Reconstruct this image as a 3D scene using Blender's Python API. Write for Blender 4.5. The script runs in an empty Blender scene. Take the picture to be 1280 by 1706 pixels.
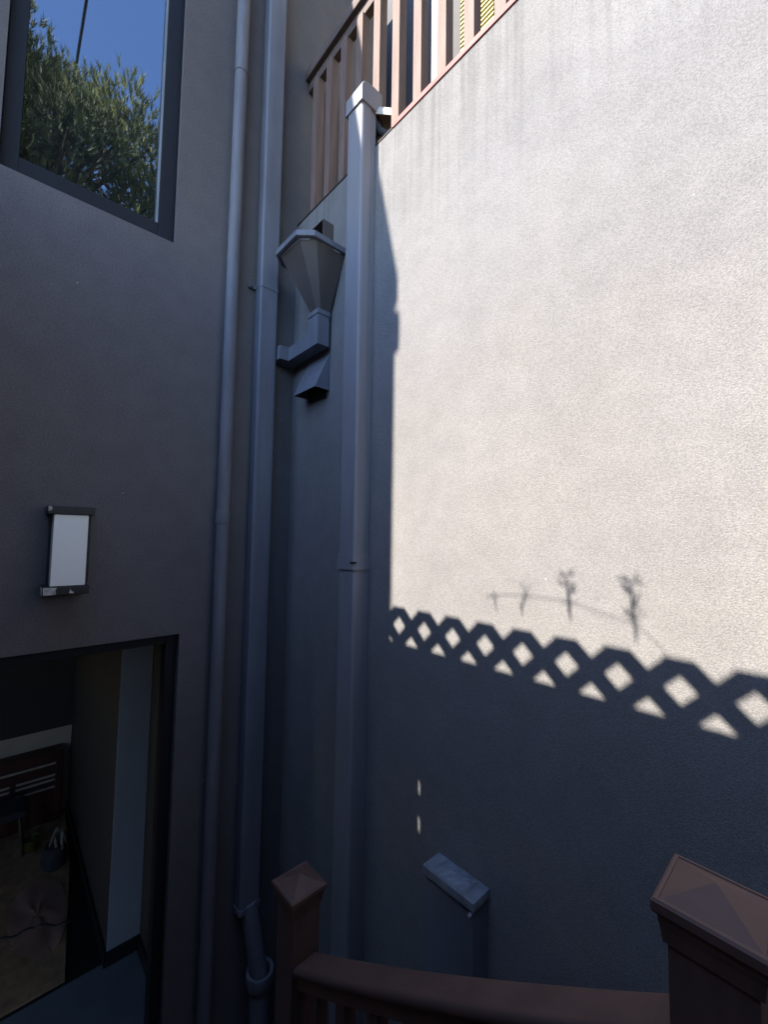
import bpy, bmesh, math, random
from mathutils import Vector, Matrix
import numpy as np
random.seed(7)
S = bpy.context.scene
COL = S.collection

# ------------------------------------------------------------------ camera
cam_d = bpy.data.cameras.new('camera'); cam = bpy.data.objects.new('camera', cam_d); COL.objects.link(cam)
cam_d.sensor_fit = 'HORIZONTAL'; cam_d.sensor_width = 36.0; cam_d.lens = 36.0 * 694.0 / 1280.0
cam_d.clip_start = 0.02; cam_d.clip_end = 500
CR = Vector((0.6775, 0.7354, 0.0144)); CU = Vector((0.0363, -0.0531, 0.9979)); CF = Vector((-0.7346, 0.6756, 0.0627))
CF.normalize(); CR = (CR - CF * CR.dot(CF)).normalized(); CU = CR.cross(CF)
cam.matrix_world = Matrix.Translation((2.085, -1.19, 2.52)) @ Matrix((CR, CU, -CF)).transposed().to_4x4()
S.camera = cam

# ------------------------------------------------------------------ sky and sun
SUN = Vector((-0.211, -1.0, 0.90)).normalized()          # direction towards the sun
EL = math.asin(SUN.z); AZ = math.atan2(SUN.x, SUN.y)
W = bpy.data.worlds.new('World'); S.world = W; W.use_nodes = True
wn = W.node_tree; sky = wn.nodes.new('ShaderNodeTexSky'); sky.sky_type = 'NISHITA'; sky.sun_disc = False
sky.sun_elevation = EL; sky.sun_rotation = AZ; sky.air_density = 1.0; sky.dust_density = 0.3; sky.ozone_density = 5.0
bg = wn.nodes['Background']; bg.inputs[1].default_value = 0.15
wn.links.new(sky.outputs[0], bg.inputs[0])
sd = bpy.data.lights.new('sun', 'SUN'); sd.energy = 3.3; sd.angle = math.radians(0.36); sd.color = (1.0, 0.932, 0.81)
so = bpy.data.objects.new('sun', sd); COL.objects.link(so); so.location = (-3, -14, 16)
so.rotation_euler = SUN.to_track_quat('Z', 'Y').to_euler()
S.view_settings.view_transform = 'Standard'; S.view_settings.look = 'None'; S.view_settings.gamma = 1.0
S.view_settings.use_curve_mapping = False; S.view_settings.exposure = 2.3
S.render.engine = 'CYCLES'
S.cycles.use_denoising = True; S.cycles.max_bounces = 7; S.cycles.diffuse_bounces = 4
S.cycles.sample_clamp_indirect = 8.0

# ------------------------------------------------------------------ materials
def mat(name, col, rough=0.6, var=0.12, vscale=6.0, bump=0.0, bscale=80.0, spec=0.5, metal=0.0, stretch=(1, 1, 1), col2=None, bdist=0.004, detail=4.0):
    m = bpy.data.materials.new(name); m.use_nodes = True; t = m.node_tree; n = t.nodes; l = t.links
    p = n['Principled BSDF']; p.inputs['Roughness'].default_value = rough; p.inputs['Metallic'].default_value = metal
    p.inputs['Specular IOR Level'].default_value = spec
    tc = n.new('ShaderNodeTexCoord'); mp = n.new('ShaderNodeMapping'); mp.inputs['Scale'].default_value = stretch
    l.new(tc.outputs['Object'], mp.inputs[0])
    nz = n.new('ShaderNodeTexNoise'); nz.inputs['Scale'].default_value = vscale; nz.inputs['Detail'].default_value = detail
    l.new(mp.outputs[0], nz.inputs['Vector'])
    c2 = col2 or tuple(c * (1 - 2 * var) for c in col)
    mx = n.new('ShaderNodeMix'); mx.data_type = 'RGBA'
    rp = n.new('ShaderNodeMapRange'); rp.inputs[1].default_value = 0.32; rp.inputs[2].default_value = 0.68
    l.new(nz.outputs[0], rp.inputs[0]); l.new(rp.outputs[0], mx.inputs[0])
    mx.inputs[6].default_value = (*c2, 1); mx.inputs[7].default_value = (*col, 1)
    l.new(mx.outputs[2], p.inputs['Base Color'])
    if bump:
        bz = n.new('ShaderNodeTexNoise'); bz.inputs['Scale'].default_value = bscale; bz.inputs['Detail'].default_value = 3.0
        l.new(mp.outputs[0], bz.inputs['Vector'])
        b = n.new('ShaderNodeBump'); b.inputs['Strength'].default_value = bump; b.inputs['Distance'].default_value = bdist
        l.new(bz.outputs[0], b.inputs['Height']); l.new(b.outputs[0], p.inputs['Normal'])
    return m

def stucco(name, col, grain, strength, dist, streaks=False, cvar=(0.86, 1.08)):
    """textured acrylic render: grains by bump, patchy tone, water streaks from the wall top"""
    m = bpy.data.materials.new(name); m.use_nodes = True; t = m.node_tree; n = t.nodes; l = t.links
    p = n['Principled BSDF']; p.inputs['Roughness'].default_value = 0.9; p.inputs['Specular IOR Level'].default_value = 0.2
    tc = n.new('ShaderNodeTexCoord'); O = tc.outputs['Object']
    big = n.new('ShaderNodeTexNoise'); big.inputs['Scale'].default_value = 1.7; big.inputs['Detail'].default_value = 3; l.new(O, big.inputs['Vector'])
    fine = n.new('ShaderNodeTexNoise'); fine.inputs['Scale'].default_value = grain * 0.9; fine.inputs['Detail'].default_value = 2; l.new(O, fine.inputs['Vector'])
    def rng(src, a, b, lo, hi):
        r = n.new('ShaderNodeMapRange'); r.inputs[1].default_value = a; r.inputs[2].default_value = b
        r.inputs[3].default_value = lo; r.inputs[4].default_value = hi; l.new(src, r.inputs[0]); return r.outputs[0]
    def mul(a, b):
        k = n.new('ShaderNodeMath'); k.operation = 'MULTIPLY'; l.new(a, k.inputs[0]); l.new(b, k.inputs[1]); return k.outputs[0]
    mid = n.new('ShaderNodeTexNoise'); mid.inputs['Scale'].default_value = 11.0; mid.inputs['Detail'].default_value = 1; l.new(O, mid.inputs['Vector'])
    f = mul(mul(rng(big.outputs[0], 0.3, 0.7, 0.93, 1.04), rng(fine.outputs[0], 0.32, 0.66, *cvar)), rng(mid.outputs[0], 0.3, 0.7, 0.94, 1.03))
    if streaks:
        mp = n.new('ShaderNodeMapping'); mp.inputs['Scale'].default_value = (34, 1, 0.8); l.new(O, mp.inputs[0])
        st = n.new('ShaderNodeTexNoise'); st.inputs['Scale'].default_value = 1.0; st.inputs['Detail'].default_value = 4; l.new(mp.outputs[0], st.inputs['Vector'])
        sp = n.new('ShaderNodeSeparateXYZ'); l.new(O, sp.inputs[0])
        zf = mul(rng(sp.outputs[2], 3.6, 4.36, 0.0, 0.62), rng(sp.outputs[0], 1.45, 1.9, 1.0, 0.15))
        d = mul(rng(st.outputs[0], 0.47, 0.64, 0.0, 1.0), zf)
        mp2 = n.new('ShaderNodeMapping'); mp2.inputs['Scale'].default_value = (2.2, 1, 2.6); l.new(O, mp2.inputs[0])
        s2 = n.new('ShaderNodeTexNoise'); s2.inputs['Scale'].default_value = 1.0; l.new(mp2.outputs[0], s2.inputs['Vector'])
        e = mul(rng(s2.outputs[0], 0.38, 0.68, 0.5, 1.0), rng(sp.outputs[2], 2.7, 4.34, 0.0, 0.85))
        mxm = n.new('ShaderNodeMath'); mxm.operation = 'MULTIPLY_ADD'; l.new(e, mxm.inputs[0]); mxm.inputs[1].default_value = 0.74; l.new(d, mxm.inputs[2])
        f = mul(f, rng(mxm.outputs[0], 0, 1, 1.0, 0.68))
    hue = n.new('ShaderNodeMix'); hue.data_type = 'RGBA'
    h2 = n.new('ShaderNodeTexNoise'); h2.inputs['Scale'].default_value = 3.1; h2.inputs['Detail'].default_value = 1
    l.new(O, h2.inputs['Vector']); l.new(rng(h2.outputs[0], 0.35, 0.65, 0, 1), hue.inputs[0])
    hue.inputs[6].default_value = (col[0] * 1.005, col[1] * 1.0, col[2] * 0.99, 1)
    hue.inputs[7].default_value = (col[0] * 0.995, col[1] * 0.995, col[2] * 1.005, 1)
    vo = n.new('ShaderNodeTexVoronoi'); vo.inputs['Scale'].default_value = 5.0; l.new(O, vo.inputs['Vector'])
    spk = n.new('ShaderNodeMix'); spk.data_type = 'RGBA'; l.new(rng(vo.outputs['Distance'], 0.012, 0.022, 0.55, 0.0), spk.inputs[0])
    l.new(hue.outputs[2], spk.inputs[6]); spk.inputs[7].default_value = (0.5, 0.49, 0.48, 1)
    vm = n.new('ShaderNodeVectorMath'); vm.operation = 'SCALE'; l.new(spk.outputs[2], vm.inputs[0]); l.new(f, vm.inputs['Scale'])
    l.new(vm.outputs[0], p.inputs['Base Color'])
    g = n.new('ShaderNodeTexNoise'); g.inputs['Scale'].default_value = grain; g.inputs['Detail'].default_value = 2; g.inputs['Roughness'].default_value = 0.6; l.new(O, g.inputs['Vector'])
    b = n.new('ShaderNodeBump'); b.inputs['Strength'].default_value = strength; b.inputs['Distance'].default_value = dist
    l.new(g.outputs[0], b.inputs['Height']); l.new(b.outputs[0], p.inputs['Normal'])
    return m

M = {}
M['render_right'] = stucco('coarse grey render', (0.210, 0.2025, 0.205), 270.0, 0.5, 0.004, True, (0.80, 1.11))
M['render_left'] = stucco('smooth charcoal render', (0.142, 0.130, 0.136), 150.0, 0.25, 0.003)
M['pipe'] = mat('grey blue painted pipe', (0.172, 0.175, 0.208), 0.58, 0.11, 6, 0.06, 60, spec=0.3, stretch=(3, 3, 0.5))
M['pipe_round'] = mat('grey painted round pipe', (0.175, 0.172, 0.195), 0.62, 0.12, 8, 0.08, 50, spec=0.3, stretch=(3, 3, 0.5))
M['duct'] = mat('grey plastic trunking', (0.235, 0.23, 0.255), 0.5, 0.07, 4, 0.04, 40, spec=0.35, stretch=(3, 3, 0.6))
M['hopper'] = mat('grey painted sheet metal', (0.112, 0.09, 0.086), 0.5, 0.1, 7, 0.08, 30)
M['zinc'] = mat('weathered zinc cap', (0.26, 0.275, 0.31), 0.5, 0.2, 25, 0.2, 45, bdist=0.004)
M['timber_red'] = mat('red brown stained timber', (0.112, 0.062, 0.052), 0.7, 0.14, 9, 0.06, 60, stretch=(1, 2, 2))
M['timber_red_post'] = mat('red brown stained timber upright', (0.1, 0.057, 0.05), 0.7, 0.14, 9, 0.08, 60, stretch=(3, 3, 1))
M['timber_pink'] = mat('weathered pinkish stained timber', (0.185, 0.118, 0.1), 0.75, 0.17, 4, 0.4, 40, stretch=(8, 8, 0.8))
M['timber_rail'] = mat('weathered brown rail timber', (0.13, 0.09, 0.08), 0.75, 0.2, 4, 0.4, 40, stretch=(0.8, 8, 8))
M['edge_pink'] = mat('faded red painted edging', (0.38, 0.11, 0.1), 0.7, 0.2, 9, 0.2, 60, stretch=(1, 4, 4))
M['dark_gap'] = mat('dark membrane', (0.02, 0.016, 0.015), 0.8, 0.2)  # near-black tone painted for the shade in gaps and recesses
M['frame'] = mat('dark aluminium frame', (0.013, 0.0135, 0.019), 0.6, 0.08, spec=0.3)
M['seal'] = mat('grey glazing seal', (0.26, 0.28, 0.30), 0.5, 0.1)
M['black_lamp'] = mat('black lamp paint', (0.014, 0.014, 0.016), 0.5, 0.15)
M['opal'] = mat('opal diffuser', (0.92, 0.91, 0.88), 0.35, 0.03)
M['chip'] = mat('bare chipped metal', (0.55, 0.53, 0.50), 0.6, 0.25, 60)
M['cream'] = mat('cream plastic', (0.46, 0.41, 0.34), 0.5, 0.15, 20)
M['white'] = mat('white painted timber', (0.62, 0.61, 0.58), 0.5, 0.06)
M['yellow'] = mat('yellow slatted blind', (0.5, 0.44, 0.19), 0.6, 0.15, 12)
M['dark_wall'] = mat('dark brown cladding', (0.045, 0.038, 0.042), 0.7, 0.15, 5, 0.2, 30)
M['deck'] = mat('deck boards timber', (0.11, 0.08, 0.065), 0.7, 0.2, 5, 0.2, 40, stretch=(1, 8, 1))
M['fence'] = mat('weathered grey fence timber', (0.13, 0.12, 0.12), 0.85, 0.1, 5, 0.1, 40, stretch=(8, 8, 1))
M['ground'] = mat('concrete ground', (0.12, 0.12, 0.125), 0.9, 0.2, 3, 0.3, 60)
M['lawn'] = mat('dry ground', (0.10, 0.11, 0.07), 0.95, 0.3, 0.6, 0.3, 20)
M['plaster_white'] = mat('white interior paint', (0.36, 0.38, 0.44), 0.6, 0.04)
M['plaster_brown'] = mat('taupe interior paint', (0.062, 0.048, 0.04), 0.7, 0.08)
M['dark_plaster_and_shade'] = mat('dark interior paint and unlit wall', (0.035, 0.034, 0.034), 0.8, 0.1)  # dark ceiling tone; on the end wall it paints in shade
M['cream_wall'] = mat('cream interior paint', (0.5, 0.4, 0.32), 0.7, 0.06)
M['skirting'] = mat('black skirting', (0.012, 0.012, 0.016), 0.5, 0.1)
M['tile'] = mat('blue grey entry tile', (0.13, 0.155, 0.175), 0.6, 0.1, 6)
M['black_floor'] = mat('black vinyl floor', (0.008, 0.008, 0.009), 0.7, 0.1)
M['carpet'] = mat('brown carpet', (0.36, 0.225, 0.125), 0.95, 0.2, 14, 0.4, 200)
M['dust_sheet'] = mat('pinkish dust sheet', (0.6, 0.38, 0.29), 0.9, 0.12, 7, 0.3, 12)
M['cabinet'] = mat('dark red cabinet wood', (0.07, 0.018, 0.014), 0.5, 0.2, 6)
M['cable'] = mat('black rubber cable', (0.015, 0.015, 0.015), 0.6, 0.1)
M['rope'] = mat('pale rope', (0.28, 0.25, 0.21), 0.9, 0.2, 60)
M['bag'] = mat('dark cloth bag', (0.035, 0.037, 0.045), 0.9, 0.2, 20)
M['lime'] = mat('yellow green plastic', (0.1, 0.085, 0.02), 0.5, 0.1)
M['steel'] = mat('dull steel', (0.2, 0.18, 0.16), 0.35, 0.1, metal=0.8)
M['bark'] = mat('pine bark', (0.11, 0.075, 0.055), 0.95, 0.3, 8, 0.8, 25, bdist=0.03)

def glass_mat():
    m = bpy.data.materials.new('coated window glass'); m.use_nodes = True; t = m.node_tree; n = t.nodes; l = t.links
    p = n['Principled BSDF']; p.inputs['Base Color'].default_value = (0.012, 0.014, 0.014, 1)
    p.inputs['Roughness'].default_value = 0.012; p.inputs['IOR'].default_value = 2.9; p.inputs['Specular Tint'].default_value = (0.74, 0.82, 1.0, 1)
    tc = n.new('ShaderNodeTexCoord'); nz = n.new('ShaderNodeTexNoise'); nz.inputs['Scale'].default_value = 2.2; nz.inputs['Detail'].default_value = 1
    l.new(tc.outputs['Object'], nz.inputs['Vector'])
    b = n.new('ShaderNodeBump'); b.inputs['Strength'].default_value = 0.05; b.inputs['Distance'].default_value = 0.01
    l.new(nz.outputs[0], b.inputs['Height']); l.new(b.outputs[0], p.inputs['Normal'])
    return m
M['glass'] = glass_mat()

def needle_mat():
    m = bpy.data.materials.new('pine needles'); m.use_nodes = True; t = m.node_tree; n = t.nodes; l = t.links
    p = n['Principled BSDF']; p.inputs['Roughness'].default_value = 0.55
    ca = n.new('ShaderNodeVertexColor'); ca.layer_name = 'leaf'; l.new(ca.outputs[0], p.inputs['Base Color'])
    return m
M['needle'] = needle_mat()

# ------------------------------------------------------------------ helpers
ORG = {}
def tag(o, label=None, cat=None, group=None, kind=None):
    if label: o['label'] = label
    if cat: o['category'] = cat
    if group: o['group'] = group
    if kind: o['kind'] = kind
    return o
def thing(name, label, cat, loc=(0, 0, 0), group=None):
    o = bpy.data.objects.new(name, None); COL.objects.link(o); o.location = loc; o.empty_display_size = 0.1
    ORG[o.name] = Vector(loc); return tag(o, label, cat, group)
def link_mesh(name, me, m, parent=None, smooth=False):
    """mesh given in world coordinates; under a thing it is shifted to the thing's base"""
    o = bpy.data.objects.new(name, me); COL.objects.link(o)
    org = ORG[parent.name] if parent is not None else Vector((0, 0, 0))
    if org.length: me.transform(Matrix.Translation(-org))
    if parent is not None: o.parent = parent
    ORG[o.name] = org
    if m: me.materials.append(M[m] if isinstance(m, str) else m)
    if smooth:
        for p in me.polygons: p.use_smooth = True
        me.set_sharp_from_angle(angle=math.radians(50)); w_ = o.modifiers.new('weighted_normal', 'WEIGHTED_NORMAL'); w_.keep_sharp = True
    return o
def from_bm(name, bm, m, parent=None, smooth=False):
    bmesh.ops.recalc_face_normals(bm, faces=bm.faces[:])
    me = bpy.data.meshes.new(name); bm.to_mesh(me); bm.free(); return link_mesh(name, me, m, parent, smooth)
def add_hull(bm, pts):
    """box-like solid from 8 points: bottom ring of 4 then top ring of 4"""
    v = [bm.verts.new(p) for p in pts]
    for f in ((0, 3, 2, 1), (4, 5, 6, 7), (0, 1, 5, 4), (1, 2, 6, 5), (2, 3, 7, 6), (3, 0, 4, 7)): bm.faces.new([v[i] for i in f])
    return v
def add_box(bm, x0, x1, y0, y1, z0, z1):
    return add_hull(bm, [(x0, y0, z0), (x1, y0, z0), (x1, y1, z0), (x0, y1, z0), (x0, y0, z1), (x1, y0, z1), (x1, y1, z1), (x0, y1, z1)])
def bevel_all(bm, w, seg=2):
    if w: bmesh.ops.bevel(bm, geom=bm.edges[:], offset=w, segments=seg, affect='EDGES', profile=0.6)
def box(name, x0, x1, y0, y1, z0, z1, m, parent=None, bev=0.0, seg=2):
    bm = bmesh.new(); add_box(bm, x0, x1, y0, y1, z0, z1); bevel_all(bm, bev, seg); return from_bm(name, bm, m, parent, bev > 0)
def hull(name, pts, m, parent=None, bev=0.0):
    bm = bmesh.new(); add_hull(bm, pts); bevel_all(bm, bev); return from_bm(name, bm, m, parent, bev > 0)
def add_loft(bm, rings, cap=True):
    R = [[bm.verts.new(p) for p in r] for r in rings]; n = len(R[0])
    for a, b in zip(R, R[1:]):
        for i in range(n): bm.faces.new((a[i], a[(i + 1) % n], b[(i + 1) % n], b[i]))
    if cap: bm.faces.new(list(reversed(R[0]))); bm.faces.new(R[-1])
def add_tube(bm, pts, r, n=12, cap=True):
    P = [Vector(p) for p in pts]; rad = r if isinstance(r, (list, tuple)) else [r] * len(P); rings = []
    ref = None
    for i, p in enumerate(P):
        d = ((P[i] - P[i - 1]).normalized() if i else Vector()) + ((P[i + 1] - P[i]).normalized() if i < len(P) - 1 else Vector())
        d.normalize()
        if ref is None: ref = d.orthogonal().normalized()
        u = (ref - d * ref.dot(d)).normalized(); ref = u; w = d.cross(u)
        rings.append([p + (u * math.cos(2 * math.pi * k / n) + w * math.sin(2 * math.pi * k / n)) * rad[i] for k in range(n)])
    add_loft(bm, rings, cap)
def tube(name, pts, r, m, parent=None, n=14):
    bm = bmesh.new(); add_tube(bm, pts, r, n); return from_bm(name, bm, m, parent, True)
def extr_z(name, prof, z0, z1, m, parent=None):
    bm = bmesh.new(); add_loft(bm, [[(x, y, z0) for x, y in prof], [(x, y, z1) for x, y in prof]]); return from_bm(name, bm, m, parent, True)
def copy_to(o, parent, off):
    c = o.copy(); COL.objects.link(c); c.parent = parent; c.location = Vector(o.location) + Vector(off); ORG[c.name] = ORG[o.name]; return c
def wall_x(name, x0, x1, ys, zs, holes, m, parent):
    """wall slab between planes x0<x1; cells listed in holes (iy, iz) stay open, with reveals"""
    bm = bmesh.new(); ny, nz = len(ys) - 1, len(zs) - 1; solid = lambda i, j: 0 <= i < ny and 0 <= j < nz and (i, j) not in holes
    cache = {}
    def V(x, i, j):
        k = (x, i, j)
        if k not in cache: cache[k] = bm.verts.new((x, ys[i], zs[j]))
        return cache[k]
    for i in range(ny):
        for j in range(nz):
            if not solid(i, j): continue
            for x in (x0, x1): bm.faces.new((V(x, i, j), V(x, i + 1, j), V(x, i + 1, j + 1), V(x, i, j + 1)))
            for (di, dj, e) in ((-1, 0, ((i, j), (i, j + 1))), (1, 0, ((i + 1, j), (i + 1, j + 1))), (0, -1, ((i, j), (i + 1, j))), (0, 1, ((i, j + 1), (i + 1, j + 1)))):
                if not solid(i + di, j + dj): bm.faces.new((V(x0, *e[0]), V(x1, *e[0]), V(x1, *e[1]), V(x0, *e[1])))
    return from_bm(name, bm, m, parent)

# ------------------------------------------------------------------ ground
tag(box('ground', -60, 60, -60, 60, -0.5, -0.05, 'lawn'), kind='structure')
tag(box('courtyard_floor', 0.003, 3.597, -1.87, -0.003, -0.049, 0.0, 'ground'), kind='structure')

# ------------------------------------------------------------------ left building
HB = 7.24
H = thing('house', 'charcoal rendered house wall on the left with dark framed window and doorway', 'house', (0, 0, 0))
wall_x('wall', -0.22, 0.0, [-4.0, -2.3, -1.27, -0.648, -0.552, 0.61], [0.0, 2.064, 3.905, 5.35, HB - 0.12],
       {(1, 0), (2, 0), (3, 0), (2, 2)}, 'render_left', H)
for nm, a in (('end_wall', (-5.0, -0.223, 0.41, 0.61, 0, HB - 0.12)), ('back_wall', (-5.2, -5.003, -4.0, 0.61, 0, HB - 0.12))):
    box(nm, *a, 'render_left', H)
for a in ((-5.0, -2.2, -4.0, -3.8, 0, HB - 0.12), (-1.6, -0.223, -4.0, -3.8, 0, HB - 0.12), (-2.197, -1.603, -4.0, -3.8, 0, 1.35), (-2.197, -1.603, -4.0, -3.8, 1.85, HB - 0.12)):  # gap between the pieces is an added opening that brightens the room
    box('end_wall', *a, 'render_left', H)
rf = box('roof', -5.22, 0.012, -4.012, 0.64, HB - 0.117, HB, 'render_left', H)
box('parapet_band', -5.2, 0.02, -4.055, -4.003, HB - 0.30, HB - 0.14, 'render_left', H, 0.02)
win = bpy.data.objects.new('window', None); COL.objects.link(win); win.parent = H; ORG[win.name] = Vector((0, 0, 0))
wy0, wy1, wz0, wz1 = -1.268, -0.650, 3.907, 5.348; fw = 0.068
bm = bmesh.new(); add_box(bm, -0.085, -0.03, wy0, wy0 + 0.055, wz0, wz1); bevel_all(bm, 0.003); from_bm('frame', bm, 'frame', win, True)
bm = bmesh.new(); add_box(bm, -0.085, -0.03, wy1 - fw, wy1, wz0, wz1); bevel_all(bm, 0.003); from_bm('frame', bm, 'frame', win, True)
bm = bmesh.new(); add_box(bm, -0.084, -0.031, wy0 + 0.055, wy1 - fw, wz0, wz0 + 0.082); bevel_all(bm, 0.003); from_bm('frame', bm, 'frame', win, True)
bm = bmesh.new(); add_box(bm, -0.084, -0.031, wy0 + 0.055, wy1 - fw, wz1 - 0.075, wz1); bevel_all(bm, 0.003); from_bm('frame', bm, 'frame', win, True)
box('seal', -0.075, -0.036, wy1 - fw - 0.007, wy1 - fw - 0.001, wz0 + 0.082, wz1 - 0.075, 'seal', win)
box('pane', -0.068, -0.06, wy0 + 0.056, wy1 - fw - 0.008, wz0 + 0.083, wz1 - 0.076, 'glass', win)
# door frame in the opening
df = bpy.data.objects.new('door_frame', None); COL.objects.link(df); df.parent = H; ORG[df.name] = Vector((0, 0, 0))
box('jamb', -0.10, -0.035, -0.600, -0.553, 0.0, 2.062, 'frame', df, 0.003)
box('track', -0.15, -0.103, -0.585, -0.553, 0.0, 2.062, 'frame', df, 0.003)
box('head', -0.10, -0.036, -2.299, -0.601, 2.02, 2.063, 'frame', df, 0.003)
box('jamb', -0.10, -0.035, -2.299, -2.25, 0.0, 2.018, 'frame', df, 0.003)

# ------------------------------------------------------------------ room behind the doorway
tag(box('entry_floor', -0.93, -0.002, -3.79, -0.433, -0.04, 0.004, 'tile'), kind='structure')
tag(box('room_floor', -2.82, -0.932, -3.79, -0.433, -0.04, 0.0, 'black_floor'), kind='structure')
tag(box('room_ceiling', -4.9, -0.223, -3.79, 0.40, 2.45, 2.55, 'dark_plaster_and_shade'), kind='structure')
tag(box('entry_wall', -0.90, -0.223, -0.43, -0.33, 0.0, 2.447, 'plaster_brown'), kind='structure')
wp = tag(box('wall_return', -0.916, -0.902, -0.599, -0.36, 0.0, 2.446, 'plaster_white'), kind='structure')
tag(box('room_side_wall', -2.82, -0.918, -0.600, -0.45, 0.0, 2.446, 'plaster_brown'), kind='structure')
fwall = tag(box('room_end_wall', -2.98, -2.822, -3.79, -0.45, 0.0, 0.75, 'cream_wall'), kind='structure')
tag(box('room_end_wall_unlit', -2.98, -2.80, -3.79, -0.6005, 0.753, 2.446, 'dark_plaster_and_shade'), kind='structure')  # upper part of the cream wall; its lack of light is painted dark
for i, a in enumerate(((-0.899, -0.224, -0.446, -0.431, 0.004, 0.085), (-0.901, -0.886, -0.6, -0.447, 0.004, 0.083), (-2.80, -0.89, -0.615, -0.6005, 0.001, 0.085))):
    tag(box('skirting_board', *a, 'skirting', None, 0.003),
        ('black skirting board along the wall just inside the doorway', 'black skirting board under the pale wall return inside the doorway',
         'black skirting board running into the dark room along the taupe wall')[i], 'skirting', 'skirting boards inside the doorway')
# carpet with an oblique edge
bm = bmesh.new()
ed = [(-0.955, -0.788), (-1.973, -0.665), (-2.78, -0.62)]
ring = [(-0.955, -3.6), *ed, (-2.78, -3.6)]
add_loft(bm, [[(x, y, 0.002) for x, y in ring], [(x, y, 0.012) for x, y in ring]])
tag(from_bm('carpet', bm, 'carpet'), 'brown carpet on the floor of the room behind the doorway', 'carpet')
# dust sheet: rumpled flat cloth
def sheet():
    bm = bmesh.new(); N = 26; vs = [bm.verts.new((-1.55, -0.88, 0.024))]; rows = []
    for r in range(1, 7):
        row = []
        for k in range(N):
            a = 2 * math.pi * k / N; q = r / 6
            rx = 0.36 * (1 + 0.10 * math.sin(3 * a + 1)); ry = 0.17 * (1 + 0.12 * math.cos(2 * a))
            row.append(bm.verts.new((-1.58 + rx * q * math.cos(a), -0.875 + ry * q * math.sin(a), 0.016 + 0.010 * (1 - q) + 0.006 * math.sin(5 * a + 4 * q))))
        rows.append(row)
    for k in range(N): bm.faces.new((vs[0], rows[0][k], rows[0][(k + 1) % N]))
    for a, b in zip(rows, rows[1:]):
        for k in range(N): bm.faces.new((a[k], b[k], b[(k + 1) % N], a[(k + 1) % N]))
    g = bmesh.ops.solidify(bm, geom=bm.faces[:], thickness=0.003)
    return from_bm('dust_sheet', bm, 'dust_sheet', None, True)
tag(sheet(), 'pinkish crumpled cloth lying on the brown carpet', 'cloth')
tag(tube('floor_cable', [(-1.36 - 0.012 * k + 0.02 * math.sin(k * 0.7), -0.70 - 0.028 * k, 0.02 + 0.012 * math.sin(k * 0.9) ** 2) for k in range(14)], 0.005, 'cable', None, 8),
    'thin black cable curving over the pinkish cloth', 'cable')
# slatted low cabinet at the end of the room
c = thing('low_cabinet', 'low dark red cabinet with pale slats against the far cream wall', 'cabinet', (-2.7, -1.2, 0.012))
box('carcass', -2.815, -2.66, -1.72, -0.665, 0.012, 0.60, 'cabinet', c, 0.004)
for k, (z, a, b) in enumerate(((0.50, -1.68, -0.72), (0.40, -0.98, -0.72), (0.36, -0.98, -0.72), (0.30, -0.98, -0.72), (0.40, -1.3, -1.02), (0.36, -1.3, -1.02), (0.22, -1.2, -1.03))):
    box('slat', -2.658, -2.646, a, b, z, z + 0.014, 'cream', c)
box('stile', -2.657, -2.640, -0.715, -0.675, 0.02, 0.59, 'cabinet', c)
box('stile', -2.657, -2.640, -1.015, -0.985, 0.02, 0.49, 'cabinet', c)
# rope-filled bag
b = thing('tool_bag', 'dark cloth bag with pale rope spilling out, on the carpet by the skirting', 'bag', (-2.05, -0.76, 0.013))
bm = bmesh.new(); add_loft(bm, [[(-2.05 + rx * math.cos(t), -0.755 + ry * math.sin(t), z) for t in [2 * math.pi * k / 14 for k in range(14)]] for rx, ry, z in ((0.10, 0.075, 0.013), (0.115, 0.085, 0.05), (0.10, 0.075, 0.12), (0.075, 0.06, 0.15))])
from_bm('body', bm, 'bag', b, True)
bm = bmesh.new(); rnd = random.Random(3)
for k in range(7):
    p0 = Vector((-2.05 + rnd.uniform(-.05, .05), -0.75 + rnd.uniform(-.03, .03), 0.15)); pts = []
    for j in range(9):
        t = j / 8; pts.append(p0 + Vector((rnd.uniform(-.01, .01) + 0.06 * t * math.cos(k), 0.05 * math.sin(k * 2.1) * t, 0.10 * math.sin(math.pi * t) * (0.6 + 0.1 * k))))
    add_tube(bm, pts, 0.0065, 6)
from_bm('rope', bm, 'rope', b, True)
# stool
st = thing('work_stool', 'dark low stool with pale legs in front of the cabinet', 'stool', (-2.45, -1.02, 0.013))
box('seat', -2.56, -2.30, -1.16, -0.92, 0.30, 0.36, 'bag', st, 0.015)
for lx, ly in ((-2.53, -1.12), (-2.33, -1.12), (-2.53, -0.96), (-2.33, -0.96)):
    tube('leg', [(lx, ly, 0.30), (lx + (0.03 if lx > -2.4 else -0.03), ly + (0.03 if ly > -1.05 else -0.03), 0.013)], 0.011, 'steel', st, 8)
wl = thing('yellow_tub', 'small yellow green tub on the carpet beside the stool', 'tub', (-2.42, -0.86, 0.013))
bm = bmesh.new(); add_loft(bm, [[(-2.36 + r * math.cos(t), -0.885 + r * math.sin(t), z) for t in [2 * math.pi * k / 16 for k in range(16)]] for r, z in ((0.05, 0.013), (0.065, 0.09), (0.07, 0.095), (0.058, 0.095), (0.045, 0.03))])
from_bm('body', bm, 'lime', wl, True)
tube('rim', [(-2.36 + 0.068 * math.cos(t), -0.885 + 0.068 * math.sin(t), 0.096) for t in [2 * math.pi * k / 16 for k in range(17)]], 0.005, 'lime', wl, 6)

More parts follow.
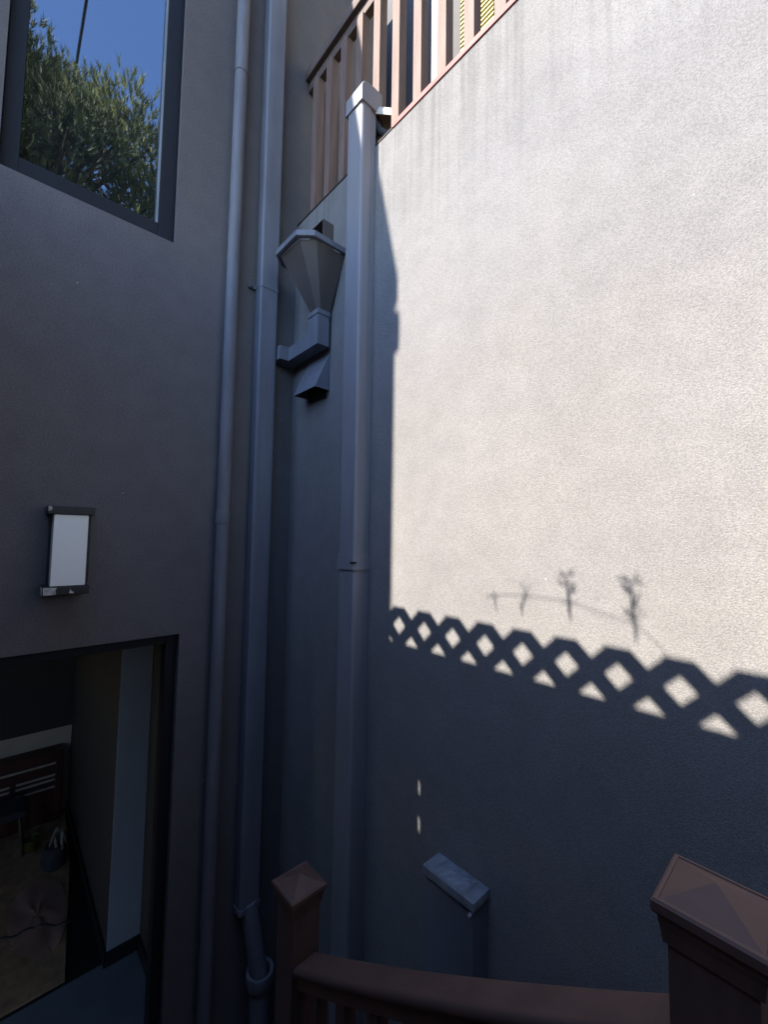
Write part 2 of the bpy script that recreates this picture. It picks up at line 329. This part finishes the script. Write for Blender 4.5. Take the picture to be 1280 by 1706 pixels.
# ------------------------------------------------------------------ right wall
ZT = 4.335
R = thing('rendered_wall', 'tall coarse rendered wall, sunlit pale above and dark blue shade below', 'wall', (3.2, 0.1, 0))
box('body', 0.002, 6.5, 0.0, 0.16, -0.05, ZT, 'render_right', R)
for i, (xa, xb) in enumerate(((0.815, 3.2), (3.203, 6.4))):
    box('edging', xa, xb, -0.006, 0.035, ZT + 0.001, ZT + 0.024, 'edge_pink', R, 0.002)
box('gap_shade', 0.005, 0.812, -0.003, 0.034, ZT + 0.001, ZT + 0.010, 'dark_gap', R)  # dark strip paints the shadowed gap along the wall top
tag(box('upper_deck', 0.004, 6.5, 0.162, 4.0, 4.10, 4.25, 'deck'), kind='structure')

EW = thing('skylight_blocking_wall', 'unseen dark wall added across the courtyard end to hold back low skylight', 'wall', (3.6, -0.95, 0))  # out of view, added to darken and cool the courtyard shade
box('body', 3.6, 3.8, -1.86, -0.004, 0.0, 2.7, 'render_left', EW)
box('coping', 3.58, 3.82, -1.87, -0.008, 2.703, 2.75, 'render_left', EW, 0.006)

# balcony railing
B = thing('balcony_railing', 'weathered pinkish timber balustrade on top of the rendered wall', 'railing', (3.2, 0.07, ZT))
hull('handrail', [(0.004, 0.025, 5.275), (6.4, 0.025, 5.275), (6.4, 0.115, 5.275), (0.004, 0.115, 5.275), (0.004, 0.025, 5.335), (6.4, 0.025, 5.335), (6.4, 0.115, 5.335), (0.004, 0.115, 5.335)], 'timber_rail', B, 0.006)
box('sub_rail', 0.005, 6.4, 0.05, 0.09, 5.215, 5.273, 'timber_rail', B, 0.003)
bal = None
for k in range(46):
    x = 0.103 + 0.1365 * k
    if bal is None:
        bal = box('baluster', x - 0.024, x + 0.024, 0.036, 0.084, 4.26, 5.213, 'timber_pink', B, 0.003)
    else: copy_to(bal, B, (0.1365 * k, 0, 0))
# deck support battens that carry the balusters
box('bottom_rail', 0.01, 6.4, 0.0845, 0.12, 4.27, 4.33, 'timber_rail', B)

# house at the back of the deck
D = thing('deck_house', 'dark clad house wall behind the balcony with a yellow slatted blind', 'house', (1.5, 1.0, 4.25))
box('wall', -1.6, 5.5, 1.02, 1.2, 4.25, 9.0, 'dark_wall', D)
box('window_frame', 0.425, 1.50, 0.985, 1.018, 4.6, 6.6, 'dark_wall', D, 0.004)
sl = None
for k in range(56):
    z = 4.66 + 0.033 * k
    if sl is None: sl = hull('blind_slat', [(0.455, 0.955, z), (1.47, 0.955, z), (1.47, 0.965, z), (0.455, 0.965, z), (0.455, 0.966, z + 0.032), (1.47, 0.966, z + 0.032), (1.47, 0.976, z + 0.032), (0.455, 0.976, z + 0.032)], 'yellow', D)
    else: copy_to(sl, D, (0, 0, 0.033 * k))
p = tag(box('deck_post', 0.622, 0.672, 0.47, 0.52, 4.252, 6.9, 'white', None, 0.004), 'slim white painted post on the deck behind the balcony railing', 'post')

# ------------------------------------------------------------------ round pipe
RP = thing('round_pipe', 'thin round grey vent pipe fixed to the charcoal wall beside the window', 'pipe', (0.045, -0.385, 0))
tube('upper_pipe', [(0.042, -0.380, 7.1), (0.040, -0.380, 4.972)], 0.0325, 'pipe_round', RP, 20)
tube('middle_pipe', [(0.040, -0.380, 4.968), (0.040, -0.386, 2.60)], 0.0315, 'pipe_round', RP, 20)
tube('lower_pipe', [(0.040, -0.386, 2.60), (0.040, -0.386, 0.0)], 0.0315, 'pipe_round', RP, 20)
tube('coupling', [(0.040, -0.386, 2.645), (0.040, -0.386, 2.640), (0.040, -0.386, 2.583), (0.040, -0.386, 2.578)], [0.033, 0.0355, 0.0355, 0.033], 'pipe_round', RP, 20)
tube('joint_ring', [(0.040, -0.380, 4.955), (0.040, -0.380, 4.975)], 0.0342, 'pipe_round', RP, 20)
for z in (6.2, 4.3, 1.4): box('clip', 0.001, 0.012, -0.40, -0.362, z, z + 0.02, 'pipe_round', RP)

# ------------------------------------------------------------------ rectangular downpipe
DP = thing('rectangular_downpipe', 'tall rectangular blue grey downpipe in the corner of the two walls', 'downpipe', (0.04, -0.19, 0))
def dprof(g=0.0):
    x0, x1, y0, y1, c = 0.012 - g, 0.072 + g, -0.246 - g, -0.140 + g, 0.013
    return [(x0, y0), (x1 - c, y0), (x1 - c * 0.3, y0 + c * 0.3), (x1, y0 + c), (x1, y1 - c), (x1 - c * 0.3, y1 - c * 0.3), (x1 - c, y1), (x0, y1)]
extr_z('pipe', dprof(), 0.70, 7.1, 'pipe', DP)
extr_z('bracket', dprof(0.0025), 3.842, 3.858, 'pipe', DP)
br = hull('bracket_lug', [(0.002, -0.285, 3.842), (0.018, -0.285, 3.842), (0.018, -0.2495, 3.842), (0.002, -0.2495, 3.842), (0.002, -0.285, 3.862), (0.018, -0.285, 3.862), (0.018, -0.2495, 3.862), (0.002, -0.2495, 3.862)], 'pipe', DP, 0.002)
tube('bracket_screw', [(0.018, -0.272, 3.852), (0.026, -0.272, 3.852)], 0.007, 'hopper', DP, 10)
extr_z('end_collar', dprof(0.004), 0.69, 0.715, 'pipe', DP)
# drain pipe below
DR = thing('drain_pipe', 'short leaning grey drain pipe with a pale collar at the foot of the downpipe', 'drain', (0.09, -0.13, 0))
tube('shoe', [(0.045, -0.19, 0.72), (0.05, -0.185, 0.68), (0.085, -0.145, 0.40), (0.088, -0.14, 0.36)], 0.041, 'pipe', DR, 20)
bm = bmesh.new()
ringv = []
for (r, z) in ((0.062, 0.405), (0.067, 0.40), (0.067, 0.36), (0.058, 0.33), (0.050, 0.33), (0.050, 0.40), (0.056, 0.405)):
    ringv.append([(0.088 + r * math.cos(t), -0.137 + r * math.sin(t), z) for t in [2 * math.pi * k / 28 for k in range(28)]])
add_loft(bm, ringv + [ringv[0]], False); bmesh.ops.remove_doubles(bm, verts=bm.verts[:], dist=1e-5)
from_bm('collar', bm, 'pipe_round', DR, True)
tube('riser', [(0.088, -0.137, 0.355), (0.088, -0.137, 0.0)], 0.048, 'pipe', DR, 20)

# ------------------------------------------------------------------ rain hopper
HP = thing('rain_hopper', 'grey funnel shaped rainwater hopper mounted in the corner beside the downpipe', 'hopper', (0.337, -0.01, 3.5))
def hoct(s, cx, cy, yb):      # half octagon, flat back
    w, d, f = 0.150, 0.240, 0.094
    a = [(-w, 0), (-w, -(d - 0.062)), (-f, -d), (f, -d), (w, -(d - 0.062)), (w, 0)]
    return [(cx + s * x, yb + s * y) for x, y in a]
def ring(s, z, yb=-0.002, cx=0.335): return [(x, y, z) for x, y in hoct(s, cx, 0, yb)]
bm = bmesh.new(); add_loft(bm, [ring(1.0, 3.918), ring(1.035, 3.921), ring(1.035, 3.947), ring(1.0, 3.950), ring(0.95, 3.950), ring(0.95, 3.918)], False)
a = [v for v in bm.verts]; n6 = 6
for i in range(n6): bm.faces.new((a[i], a[(i + 1) % n6], a[30 + (i + 1) % n6], a[30 + i]))
from_bm('rim', bm, 'pipe', HP)
bm = bmesh.new()
top = ring(0.925, 3.9175)
bot = [(0.297, -0.016, 3.655), (0.297, -0.070, 3.655), (0.312, -0.086, 3.655), (0.364, -0.086, 3.655), (0.379, -0.070, 3.655), (0.379, -0.016, 3.655)]
add_loft(bm, [bot, top], True); from_bm('funnel', bm, 'hopper', HP)
box('outlet_collar', 0.292, 0.384, -0.0895, -0.014, 3.632, 3.657, 'pipe', HP, 0.002)
# outlet pipe with two mitred turns: down, along the wall, into the downpipe
def sect(c, u, v, hu, hv): return [Vector(c) + Vector(u) * a * hu + Vector(v) * b_ * hv for a, b_ in ((-1, -1), (1, -1), (1, 1), (-1, 1))]
bm = bmesh.new()
X0, X1, Y0, Y1 = 0.297, 0.380, -0.085, -0.018
zt, zb = 3.552, 3.478
rings = [[(X0, Y0, 3.633), (X1, Y0, 3.633), (X1, Y1, 3.633), (X0, Y1, 3.633)],
         [(X0, Y0, zt), (X1, Y0, zb), (X1, Y1, zb), (X0, Y1, zt)],
         [(0.100, Y0, zt - 0.004), (0.100, Y0, zb - 0.004), (0.031, Y1, zb - 0.004), (0.031, Y1, zt - 0.004)],
         [(0.100, -0.139, zt - 0.006), (0.100, -0.139, zb - 0.006), (0.031, -0.139, zb - 0.006), (0.031, -0.139, zt - 0.006)]]
add_loft(bm, rings); from_bm('outlet_pipe', bm, 'pipe', HP)
bm = bmesh.new()
add_loft(bm, [[(0.034, -0.0882, zt - 0.001), (0.034, -0.0882, zb - 0.008), (0.034, -0.0145, zb - 0.008), (0.034, -0.0145, zt - 0.001)], [(0.014, -0.0882, zt - 0.001), (0.014, -0.0882, zb - 0.008), (0.014, -0.0145, zb - 0.008), (0.014, -0.0145, zt - 0.001)]])
from_bm('outlet_socket', bm, 'pipe', HP)

# scupper spout
SC = thing('scupper_spout', 'small dark open box spout above the grey hopper', 'spout', (0.312, -0.03, 4.0))
bm = bmesh.new(); x0, x1, y0, z0, z1, tk = 0.250, 0.375, -0.066, 4.00, 4.135, 0.003
add_box(bm, x1 - tk, x1, y0, -0.001, z0, z1); add_box(bm, x0, x0 + tk, y0, -0.001, z0, z1)
add_box(bm, x0 + tk, x1 - tk, y0, -0.001, z1 - tk, z1); add_box(bm, x0 + tk, x1 - tk, y0, -0.001, z0, z0 + tk)
from_bm('sleeve', bm, 'hopper', SC)
box('throat', x0 + tk + .001, x1 - tk - .001, -0.010, -0.002, z0 + tk + .001, z1 - tk - .001, 'dark_gap', SC)

# vent hood
VH = thing('vent_hood', 'small sloping metal vent hood on the rendered wall below the hopper outlet', 'vent', (0.27, -0.03, 3.26))
bm = bmesh.new()
xa, xb, yf, zb_, zt_ = 0.168, 0.370, -0.088, 3.262, 3.455
def plate(bm, pts, nrm, t=0.003):
    n = Vector(nrm).normalized() * t; A = [bm.verts.new(p) for p in pts]; Bv = [bm.verts.new(Vector(p) - n) for p in pts]; k = len(pts)
    bm.faces.new(A); bm.faces.new(list(reversed(Bv)))
    for i in range(k): bm.faces.new((A[i], Bv[i], Bv[(i + 1) % k], A[(i + 1) % k]))
plate(bm, [(xa, -0.002, zt_), (xb, -0.002, zt_), (xb, yf, zb_), (xa, yf, zb_)], (0, -1, 0.45))
from_bm('front_plate', bm, 'pipe', VH)
bm = bmesh.new(); plate(bm, [(xb, -0.002, zt_ - 0.004), (xb, -0.002, zb_), (xb, yf + 0.004, zb_)], (1, 0, 0)); from_bm('side_plate', bm, 'pipe', VH)
bm = bmesh.new(); plate(bm, [(xa, -0.002, zt_ - 0.004), (xa, yf + 0.004, zb_), (xa, -0.002, zb_)], (-1, 0, 0)); from_bm('side_plate', bm, 'pipe', VH)
box('hood_shade', xa + 0.02, xb - 0.02, -0.012, -0.002, 3.235, 3.40, 'dark_gap', VH)  # dark block paints the shade under the hood

# ------------------------------------------------------------------ trunking for pipes
AD = thing('pipe_trunking', 'broad grey plastic trunking running up the rendered wall and over its top', 'trunking', (0.645, -0.04, 0))
def tprof(g=0.0):
    x0, x1, y0 = 0.592 - g, 0.703 + g, -0.090 - g
    pts = [(x0, -0.001), (x0, y0 * 0.82)]
    for k in range(1, 5):
        a = math.pi + k * math.pi / 8 * 1.0; pts.append((x0 + 0.016 + 0.016 * math.cos(a), y0 + 0.016 + 0.016 * math.sin(a)))
    for k in range(1, 5):
        a = 1.5 * math.pi + k * math.pi / 8; pts.append((x1 - 0.016 + 0.016 * math.cos(a), y0 + 0.016 + 0.016 * math.sin(a)))
    pts += [(x1 - 0.001, -0.034), (x1 - 0.006, -0.033), (x1 - 0.006, -0.001)]
    return pts
extr_z('lower_trunking', tprof(), 0.0, 2.385, 'duct', AD)
extr_z('upper_trunking', tprof(), 2.387, 4.50, 'duct', AD)
extr_z('coupling', tprof(0.006), 2.384, 2.448, 'duct', AD)
box('slot', 0.688, 0.7115, -0.0972, -0.080, 2.411, 2.419, 'dark_gap', AD)
# elbow cap with rounded nose
bm = bmesh.new()
prof = [(-0.097, 4.492), (-0.097, 4.556)]
for k in range(1, 7):
    a = math.pi - k * math.pi / 12; prof.append((-0.097 + 0.045 + 0.045 * math.cos(a), 4.556 + 0.045 * math.sin(a)))
prof += [(0.028, 4.603), (0.028, 4.53), (0.0, 4.492)]
xs = [(0.586, 0.93), (0.590, 0.99), (0.596, 1.0), (0.700, 1.0), (0.707, 0.985), (0.710, 0.94)]
add_loft(bm, [[(x, -0.035 + (y + 0.035) * s, 4.545 + (z - 4.545) * s) for y, z in prof] for x, s in xs])
from_bm('elbow_cap', bm, 'duct', AD, True)
# cream duct lying on the wall top
CD = thing('cream_duct', 'short cream plastic duct end lying on the wall top beside the trunking cap', 'duct', (0.74, 0.08, ZT))
bm = bmesh.new(); d = Vector((0.75, 0.66, 0)).normalized(); nn = Vector((d.y, -d.x, 0))
p0 = Vector((0.676, 0.020, 4.50)); prof = []
for k in range(9):
    a = -0.15 + k * (math.pi + 0.3) / 8; prof.append((0.042 * math.cos(a), 0.058 * math.sin(a) - 0.005))
ringA = [p0 + nn * u + Vector((0, 0, v)) for u, v in prof] + [p0 + nn * u * 0.9 + Vector((0, 0, v - 0.004 if v > 0 else v)) for u, v in reversed(prof)]
ringB = [q + d * 0.15 + Vector((0, 0, -0.03)) for q in ringA]
add_loft(bm, [ringA, ringB]); from_bm('shell', bm, 'cream', CD, True)
tube('insulated_pipe', [(0.664, -0.03, 4.52), (0.67, 0.0, 4.50), (0.69, 0.03, 4.44), (0.73, 0.06, 4.40), (0.80, 0.10, 4.385), (0.86, 0.18, 4.33)], 0.017, 'bag', CD, 12)

# ------------------------------------------------------------------ wall lamp
LM = thing('wall_lamp', 'box wall lamp with white diffuser and chipped black end caps', 'wall lamp', (0.05, -0.99, 2.28))
box('back_plate', 0.001, 0.022, -1.050, -0.917, 2.325, 2.592, 'black_lamp', LM, 0.002)
box('diffuser', 0.024, 0.097, -1.044, -0.936, 2.322, 2.592, 'opal', LM, 0.004)
tc_ = box('top_cap', 0.001, 0.103, -1.064, -0.916, 2.593, 2.624, 'black_lamp', LM, 0.003)
bc_ = box('bottom_cap', 0.001, 0.103, -1.066, -0.922, 2.289, 2.321, 'black_lamp', LM, 0.003)
def chip(pts, x, parent):
    bm = bmesh.new(); add_loft(bm, [[(x, y, z) for y, z in pts], [(x + 0.0012, y, z) for y, z in pts]]); from_bm('paint_chip', bm, 'chip', parent)
chip([(-1.062, 2.291), (-1.026, 2.292), (-1.024, 2.300), (-1.027, 2.306), (-1.022, 2.318), (-1.063, 2.319)], 0.103, bc_)
chip([(-0.985, 2.295), (-0.970, 2.294), (-0.972, 2.299), (-0.979, 2.303), (-0.981, 2.312)], 0.103, bc_)
chip([(-1.062, 2.603), (-1.052, 2.606), (-1.050, 2.616), (-1.054, 2.621), (-1.062, 2.622)], 0.103, tc_)
box('paint_chip', 0.03, 0.10, -1.0675, -1.0663, 2.291, 2.319, 'chip', bc_)

# ------------------------------------------------------------------ boxed upstand on the right wall
UP = thing('boxed_upstand', 'low rendered box upstand with a crumpled zinc cap against the shaded wall', 'upstand', (1.21, -0.04, 0))
box('body', 1.113, 1.300, -0.080, -0.002, 0.0, 1.403, 'pipe', UP, 0.003)
bm = bmesh.new(); add_box(bm, 1.104, 1.309, -0.090, -0.003, 1.405, 1.432)
bevel_all(bm, 0.003)
from_bm('cap', bm, 'zinc', UP, True)
bm = bmesh.new(); N = 13
rnd = random.Random(5); g = [[bm.verts.new((1.145 + 0.125 * i / N, -0.083 + 0.075 * j / 7, 1.4335 + (0.0 if i in (0, N) or j in (0, 7) else rnd.uniform(0.001, 0.005)))) for j in range(8)] for i in range(N + 1)]
for i in range(N):
    for j in range(7): bm.faces.new((g[i][j], g[i + 1][j], g[i + 1][j + 1], g[i][j + 1]))
bmesh.ops.recalc_face_normals(bm, faces=bm.faces[:])
if bm.faces[0].normal.z < 0: bmesh.ops.reverse_faces(bm, faces=bm.faces[:])
bmesh.ops.solidify(bm, geom=bm.faces[:], thickness=0.001)
from_bm('patch', bm, 'zinc', UP)
tube('screw', [(1.30, -0.092, 1.400), (1.30, -0.104, 1.398)], 0.006, 'zinc', UP, 8)

# ------------------------------------------------------------------ stair with railing
ST = thing('timber_stair', 'timber stair descending towards the house below the brown railing', 'stair', (1.5, -1.15, 0))
for k in range(5):
    x1 = 1.80 - 0.26 * k; z = 0.82 - 0.17 * k
    box('tread', x1 - 0.29, x1, -1.80, -0.56, z - 0.04, z, 'timber_red', ST, 0.004)
tag(box('landing', 1.72, 3.595, -1.86, -0.53, 0.90, 1.0, 'deck'), kind='structure')
for x in (2.2, 3.4):
    for y in (-1.7, -0.7): box('landing_post', x, x + .09, y, y + .09, 0.0, 0.897, 'timber_red_post', ST)
RL = thing('stair_railing', 'red brown timber stair railing with pyramid capped newel posts', 'railing', (1.46, -0.49, 0))
def newel(cx, cy, z, zb, w=0.117):
    h = w / 2; q = h - 0.014
    p = box('newel_post', cx - q, cx + q, cy - q, cy + q, zb, z - 0.030, 'timber_red_post', RL, 0.003)
    bm = bmesh.new()
    def sq(r, zz): return [(cx - r, cy - r, zz), (cx + r, cy - r, zz), (cx + r, cy + r, zz), (cx - r, cy + r, zz)]
    add_loft(bm, [sq(q + 0.004, z - 0.052), sq(q + 0.006, z - 0.034), sq(h - 0.006, z - 0.026), sq(h - 0.006, z - 0.018)]); from_bm('moulding', bm, 'timber_red_post', p)
    bm = bmesh.new(); add_loft(bm, [sq(h - 0.002, z - 0.017), sq(h, z - 0.014), sq(h, z - 0.003), sq(h - 0.003, z), sq(h - 0.007, z + 0.0005), sq(h - 0.008, z - 0.0012), sq(h - 0.010, z - 0.001), sq(0.001, z + 0.021)])
    from_bm('post_cap', bm, 'timber_red', p)
newel(0.970, -0.484, 1.505, 0.0)
newel(1.965, -0.496, 2.068, 0.0)
zr = lambda x: 1.331 + 0.575 * (x - 1.029) + 0.065 * (x - 1.029) ** 2
def srail(name, y0, y1, za, zb2, m, c, xa=1.020, xb=1.915, N=14):
    """gently sagging rail with eased edges"""
    bm = bmesh.new(); rings = []
    for k in range(N + 1):
        x = xa + (xb - xa) * k / N; z = zr(x); d = c * 0.3
        rings.append([(x, y0 + c, z + za), (x, y1 - c, z + za), (x, y1 - d, z + za + d), (x, y1, z + za + c), (x, y1, z + zb2 - c), (x, y1 - d, z + zb2 - d), (x, y1 - c, z + zb2),
                      (x, y0 + c, z + zb2), (x, y0 + d, z + zb2 - d), (x, y0, z + zb2 - c), (x, y0, z + za + c), (x, y0 + d, z + za + d)])
    add_loft(bm, rings); return from_bm(name, bm, m, RL, True)
srail('handrail', -0.529, -0.450, -0.028, 0.001, 'timber_red', 0.011)
srail('under_rail', -0.515, -0.464, -0.066, -0.030, 'timber_red', 0.003)
srail('bottom_rail', -0.512, -0.467, -0.75, -0.70, 'timber_red', 0.003)
for k in range(7):
    x = 1.09 + 0.118 * k
    hull('baluster', [(x - .018, -.508, zr(x) - .701 - .012), (x + .018, -.508, zr(x) - .701 + .011), (x + .018, -.472, zr(x) - .701 + .011), (x - .018, -.472, zr(x) - .701 - .012),
                      (x - .018, -.508, zr(x) - .063 - .011), (x + .018, -.508, zr(x) - .063 + .011), (x + .018, -.472, zr(x) - .063 + .011), (x - .018, -.472, zr(x) - .063 - .011)], 'timber_red_post', RL)

# ------------------------------------------------------------------ boundary fence behind the viewer, lattice on top
FY = -1.90; SX = 0.211 * 1.90; SZ = 0.90 * 1.90
zt = 2.236 + SZ; zs = zt - 0.129
FN = thing('boundary_fence', 'tall weathered grey boarded fence with diamond lattice top that shades the rendered wall', 'fence', (3.2, FY, 0))
gx = 1.003 - SX
fb = None; x = gx - 0.0040
while x > 0.0:
    w = min(0.15, x - 0.0)
    if w < 0.02: break
    box('board', x - w, x, FY - 0.02 - (0.0 if int(round(x * 100)) % 2 else 0.0), FY, 0.0, zs, 'fence', FN); x -= w + 0.0002
x = gx + 0.0040
while x < 6.4:
    box('board', x, x + 0.15, FY - 0.02, FY, 0.0, zs, 'fence', FN); x += 0.1502
# cover boards behind the joints, leaving two slits of the open joint uncovered
za, zb1, zb2, zc = 1.468 + SZ, 1.535 + SZ, 1.60 + SZ, 1.663 + SZ
box('backing_board', 0.0, 6.4, FY - 0.045, FY - 0.0205, 0.0, za, 'fence', FN)
box('rail', 0.0, 6.4, FY - 0.045, FY - 0.0205, zb1, zb2, 'fence', FN)
box('backing_board', 0.0, 6.4, FY - 0.045, FY - 0.0205, zc, zs, 'fence', FN)
box('backing_board', 0.0, gx - 0.03, FY - 0.045, FY - 0.0205, za + .001, zb1 - .001, 'fence', FN); box('backing_board', gx + 0.03, 6.4, FY - 0.045, FY - 0.0205, za + .001, zb1 - .001, 'fence', FN)
box('backing_board', 0.0, gx - 0.03, FY - 0.045, FY - 0.0205, zb2 + .001, zc - .001, 'fence', FN); box('backing_board', gx + 0.03, 6.4, FY - 0.045, FY - 0.0205, zb2 + .001, zc - .001, 'fence', FN)
PER = 0.1335; HW = PER * 0.245; zn = zt - 0.001; zlo = zs - 0.04
lat = {}
for s, yo in ((1, 0.0), (-1, 0.0055)):
    for k in range(-2, 50):
        xc = 0.889 - SX + PER * k
        if s not in lat:
            xt = xc + s * (zt - zn); xb = xc + s * (zlo - zn); ya, yb = FY + 0.002 + yo, FY + 0.007 + yo
            lat[s] = (hull('lattice_slat', [(xb - HW, ya, zlo), (xb + HW, ya, zlo), (xb + HW, yb, zlo), (xb - HW, yb, zlo), (xt - HW, ya, zt), (xt + HW, ya, zt), (xt + HW, yb, zt), (xt - HW, yb, zt)], 'fence', FN), k)
        else: copy_to(lat[s][0], FN, (PER * (k - lat[s][1]), 0, 0))
# dry sprigs and a tie wire on the fence top
def sprig(x, z0, z1, seed, lab, n=7, size=0.02, th=1.0):
    t = thing('dry_sprig', lab, 'sprig', (x - SX, FY + 0.03, z0 + SZ), 'dry sprigs on the fence top'); rnd = random.Random(seed)
    bm = bmesh.new(); base = Vector((x - SX, FY + 0.03, z0 + SZ)); h = z1 - z0; lean = rnd.uniform(-.15, .15)
    pts = [base + Vector((lean * h * (q / 5) + rnd.uniform(-.003, .003), 0, h * q / 5)) for q in range(6)]
    add_tube(bm, pts, [th * q for q in (0.002, 0.004, 0.0045, 0.004, 0.003, 0.002)], 6); from_bm('stem', bm, 'bark', t, True)
    bm = bmesh.new()
    for k in range(n * 2):
        p = pts[rnd.randint(2, 5)]; d = Vector((rnd.choice((-1, 1)) * rnd.uniform(.5, 1), rnd.uniform(-.5, .5), rnd.uniform(-.3, .9))).normalized(); L = size * rnd.uniform(.4, 1.1)
        s_ = d.cross(Vector((0, 1, 0.3))).normalized() * L * 0.11
        a = [bm.verts.new(v) for v in (p, p + d * L * .5 + s_, p + d * L, p + d * L * .5 - s_)]; bm.faces.new(a)
    from_bm('leaf_cluster', bm, 'bark', t)
    return t
sprig(1.339, 2.26, 2.33, 1, 'thin short sprig on the fence top, shadow nearest the trunking', 3, 0.02, 0.5)
sprig(1.428, 2.262, 2.345, 2, 'upright sprig on the fence top, second shadow from the trunking', 4, 0.025, 0.75)
sprig(1.577, 2.27, 2.395, 3, 'leafy sprig on the fence top, third shadow from the trunking', 8, 0.035)
sprig(1.743, 2.24, 2.39, 4, 'bushiest sprig on the fence top, shadow farthest from the trunking', 14, 0.04)
tag(tube('tie_wire', [(x - SX, FY + 0.033, z + SZ) for x, z in ((1.30, 2.30), (1.34, 2.313), (1.428, 2.32), (1.575, 2.322), (1.65, 2.30), (1.741, 2.285), (1.80, 2.23), (1.83, 2.19))], 0.0012, 'cable', None, 6),
    'thin wire linking the sprigs along the fence top', 'wire')

# ------------------------------------------------------------------ pine tree seen in the window, overhead cable
TX, TY = 6.4, -1.2
T = thing('pine_tree', 'sunlit bushy pine tree against blue sky, reflected in the house window', 'tree', (TX, TY, 0))
rnd = random.Random(11)
bm = bmesh.new()
add_tube(bm, [(TX, TY, -0.1), (TX + .05, TY, 2.0), (TX - .05, TY + .05, 4.5), (TX, TY, 7.0), (TX + .02, TY, 9.4)], [0.26, 0.21, 0.17, 0.11, 0.03], 12)
clumps = []
CX, CY, CZ, RX, RY, RZ = TX, TY, 7.4, 2.5, 3.3, 2.85
for k in range(230):
    ph = rnd.uniform(0, 2 * math.pi); ct = rnd.uniform(-0.75, 1.0); s = math.sqrt(1 - ct * ct); q = rnd.uniform(0.55, 0.93)
    clumps.append((Vector((CX + RX * s * math.cos(ph) * q, CY + RY * s * math.sin(ph) * q, CZ + RZ * ct * q)), rnd.uniform(0.34, 0.62)))
for c_, r_ in clumps:
    base = Vector((TX, TY, max(2.5, c_.z - 1.0 - 0.3 * (c_ - Vector((TX, TY, c_.z))).length))); mid = base.lerp(c_, 0.55) + Vector((0, 0, -0.10))
    add_tube(bm, [base, mid, c_], [0.05, 0.03, 0.012], 6)
from_bm('trunk', bm, 'bark', T, True)
verts, faces, cols = [], [], []
for c_, r_ in clumps:
    tint = rnd.uniform(0.65, 1.25)
    for j in range(int(125 * r_ / 0.45)):
        d = Vector((rnd.gauss(0, 1), rnd.gauss(0, 1), rnd.gauss(0.25, 1))).normalized()
        p = c_ + Vector((d.x, d.y, d.z * 0.85)) * r_ * rnd.uniform(0.55, 1.05)
        ax = (d * 0.55 + Vector((0, 0, 1.0)) + Vector((rnd.uniform(-.25, .25), rnd.uniform(-.25, .25), 0))).normalized()
        u = ax.orthogonal().normalized(); w = ax.cross(u); L = rnd.uniform(0.09, 0.17); young = max(0.0, d.z) * rnd.uniform(0.4, 1.0)
        colr = (tint * (0.12 + 0.22 * young), tint * (0.135 + 0.19 * young), tint * (0.035 + 0.02 * young), 1)
        for b_ in range(13):
            a = b_ * 2.4; t0 = 0.07 * b_; dirn = (ax * 1.0 + (u * math.cos(a) + w * math.sin(a)) * 0.42).normalized()
            q = p + ax * L * t0 * 0.8; s_ = dirn.cross(Vector((rnd.uniform(-1, 1), rnd.uniform(-1, 1), rnd.uniform(-1, 1)))).normalized() * 0.0062
            n0 = len(verts); e = q + dirn * L * 0.75
            verts += [q - s_, q + s_, e]; faces.append((n0, n0 + 1, n0 + 2)); cols += [colr] * 3
me = bpy.data.meshes.new('crown'); me.from_pydata([tuple(v) for v in verts], [], faces)
ca = me.color_attributes.new('leaf', 'FLOAT_COLOR', 'POINT'); ca.data.foreach_set('color', np.array(cols, dtype=np.float32).ravel())
cr = link_mesh('crown', me, 'needle', T)
tag(tube('overhead_cable', [(-22 + 62 * t, -0.62, 11.9 - 3.6 * t * (1 - t) + 0.03 * math.sin(60 * t)) for t in [k / 60 for k in range(61)]], 0.022, 'cable', None, 8),
    'dark overhead cable crossing the sky, reflected in the house window', 'cable')
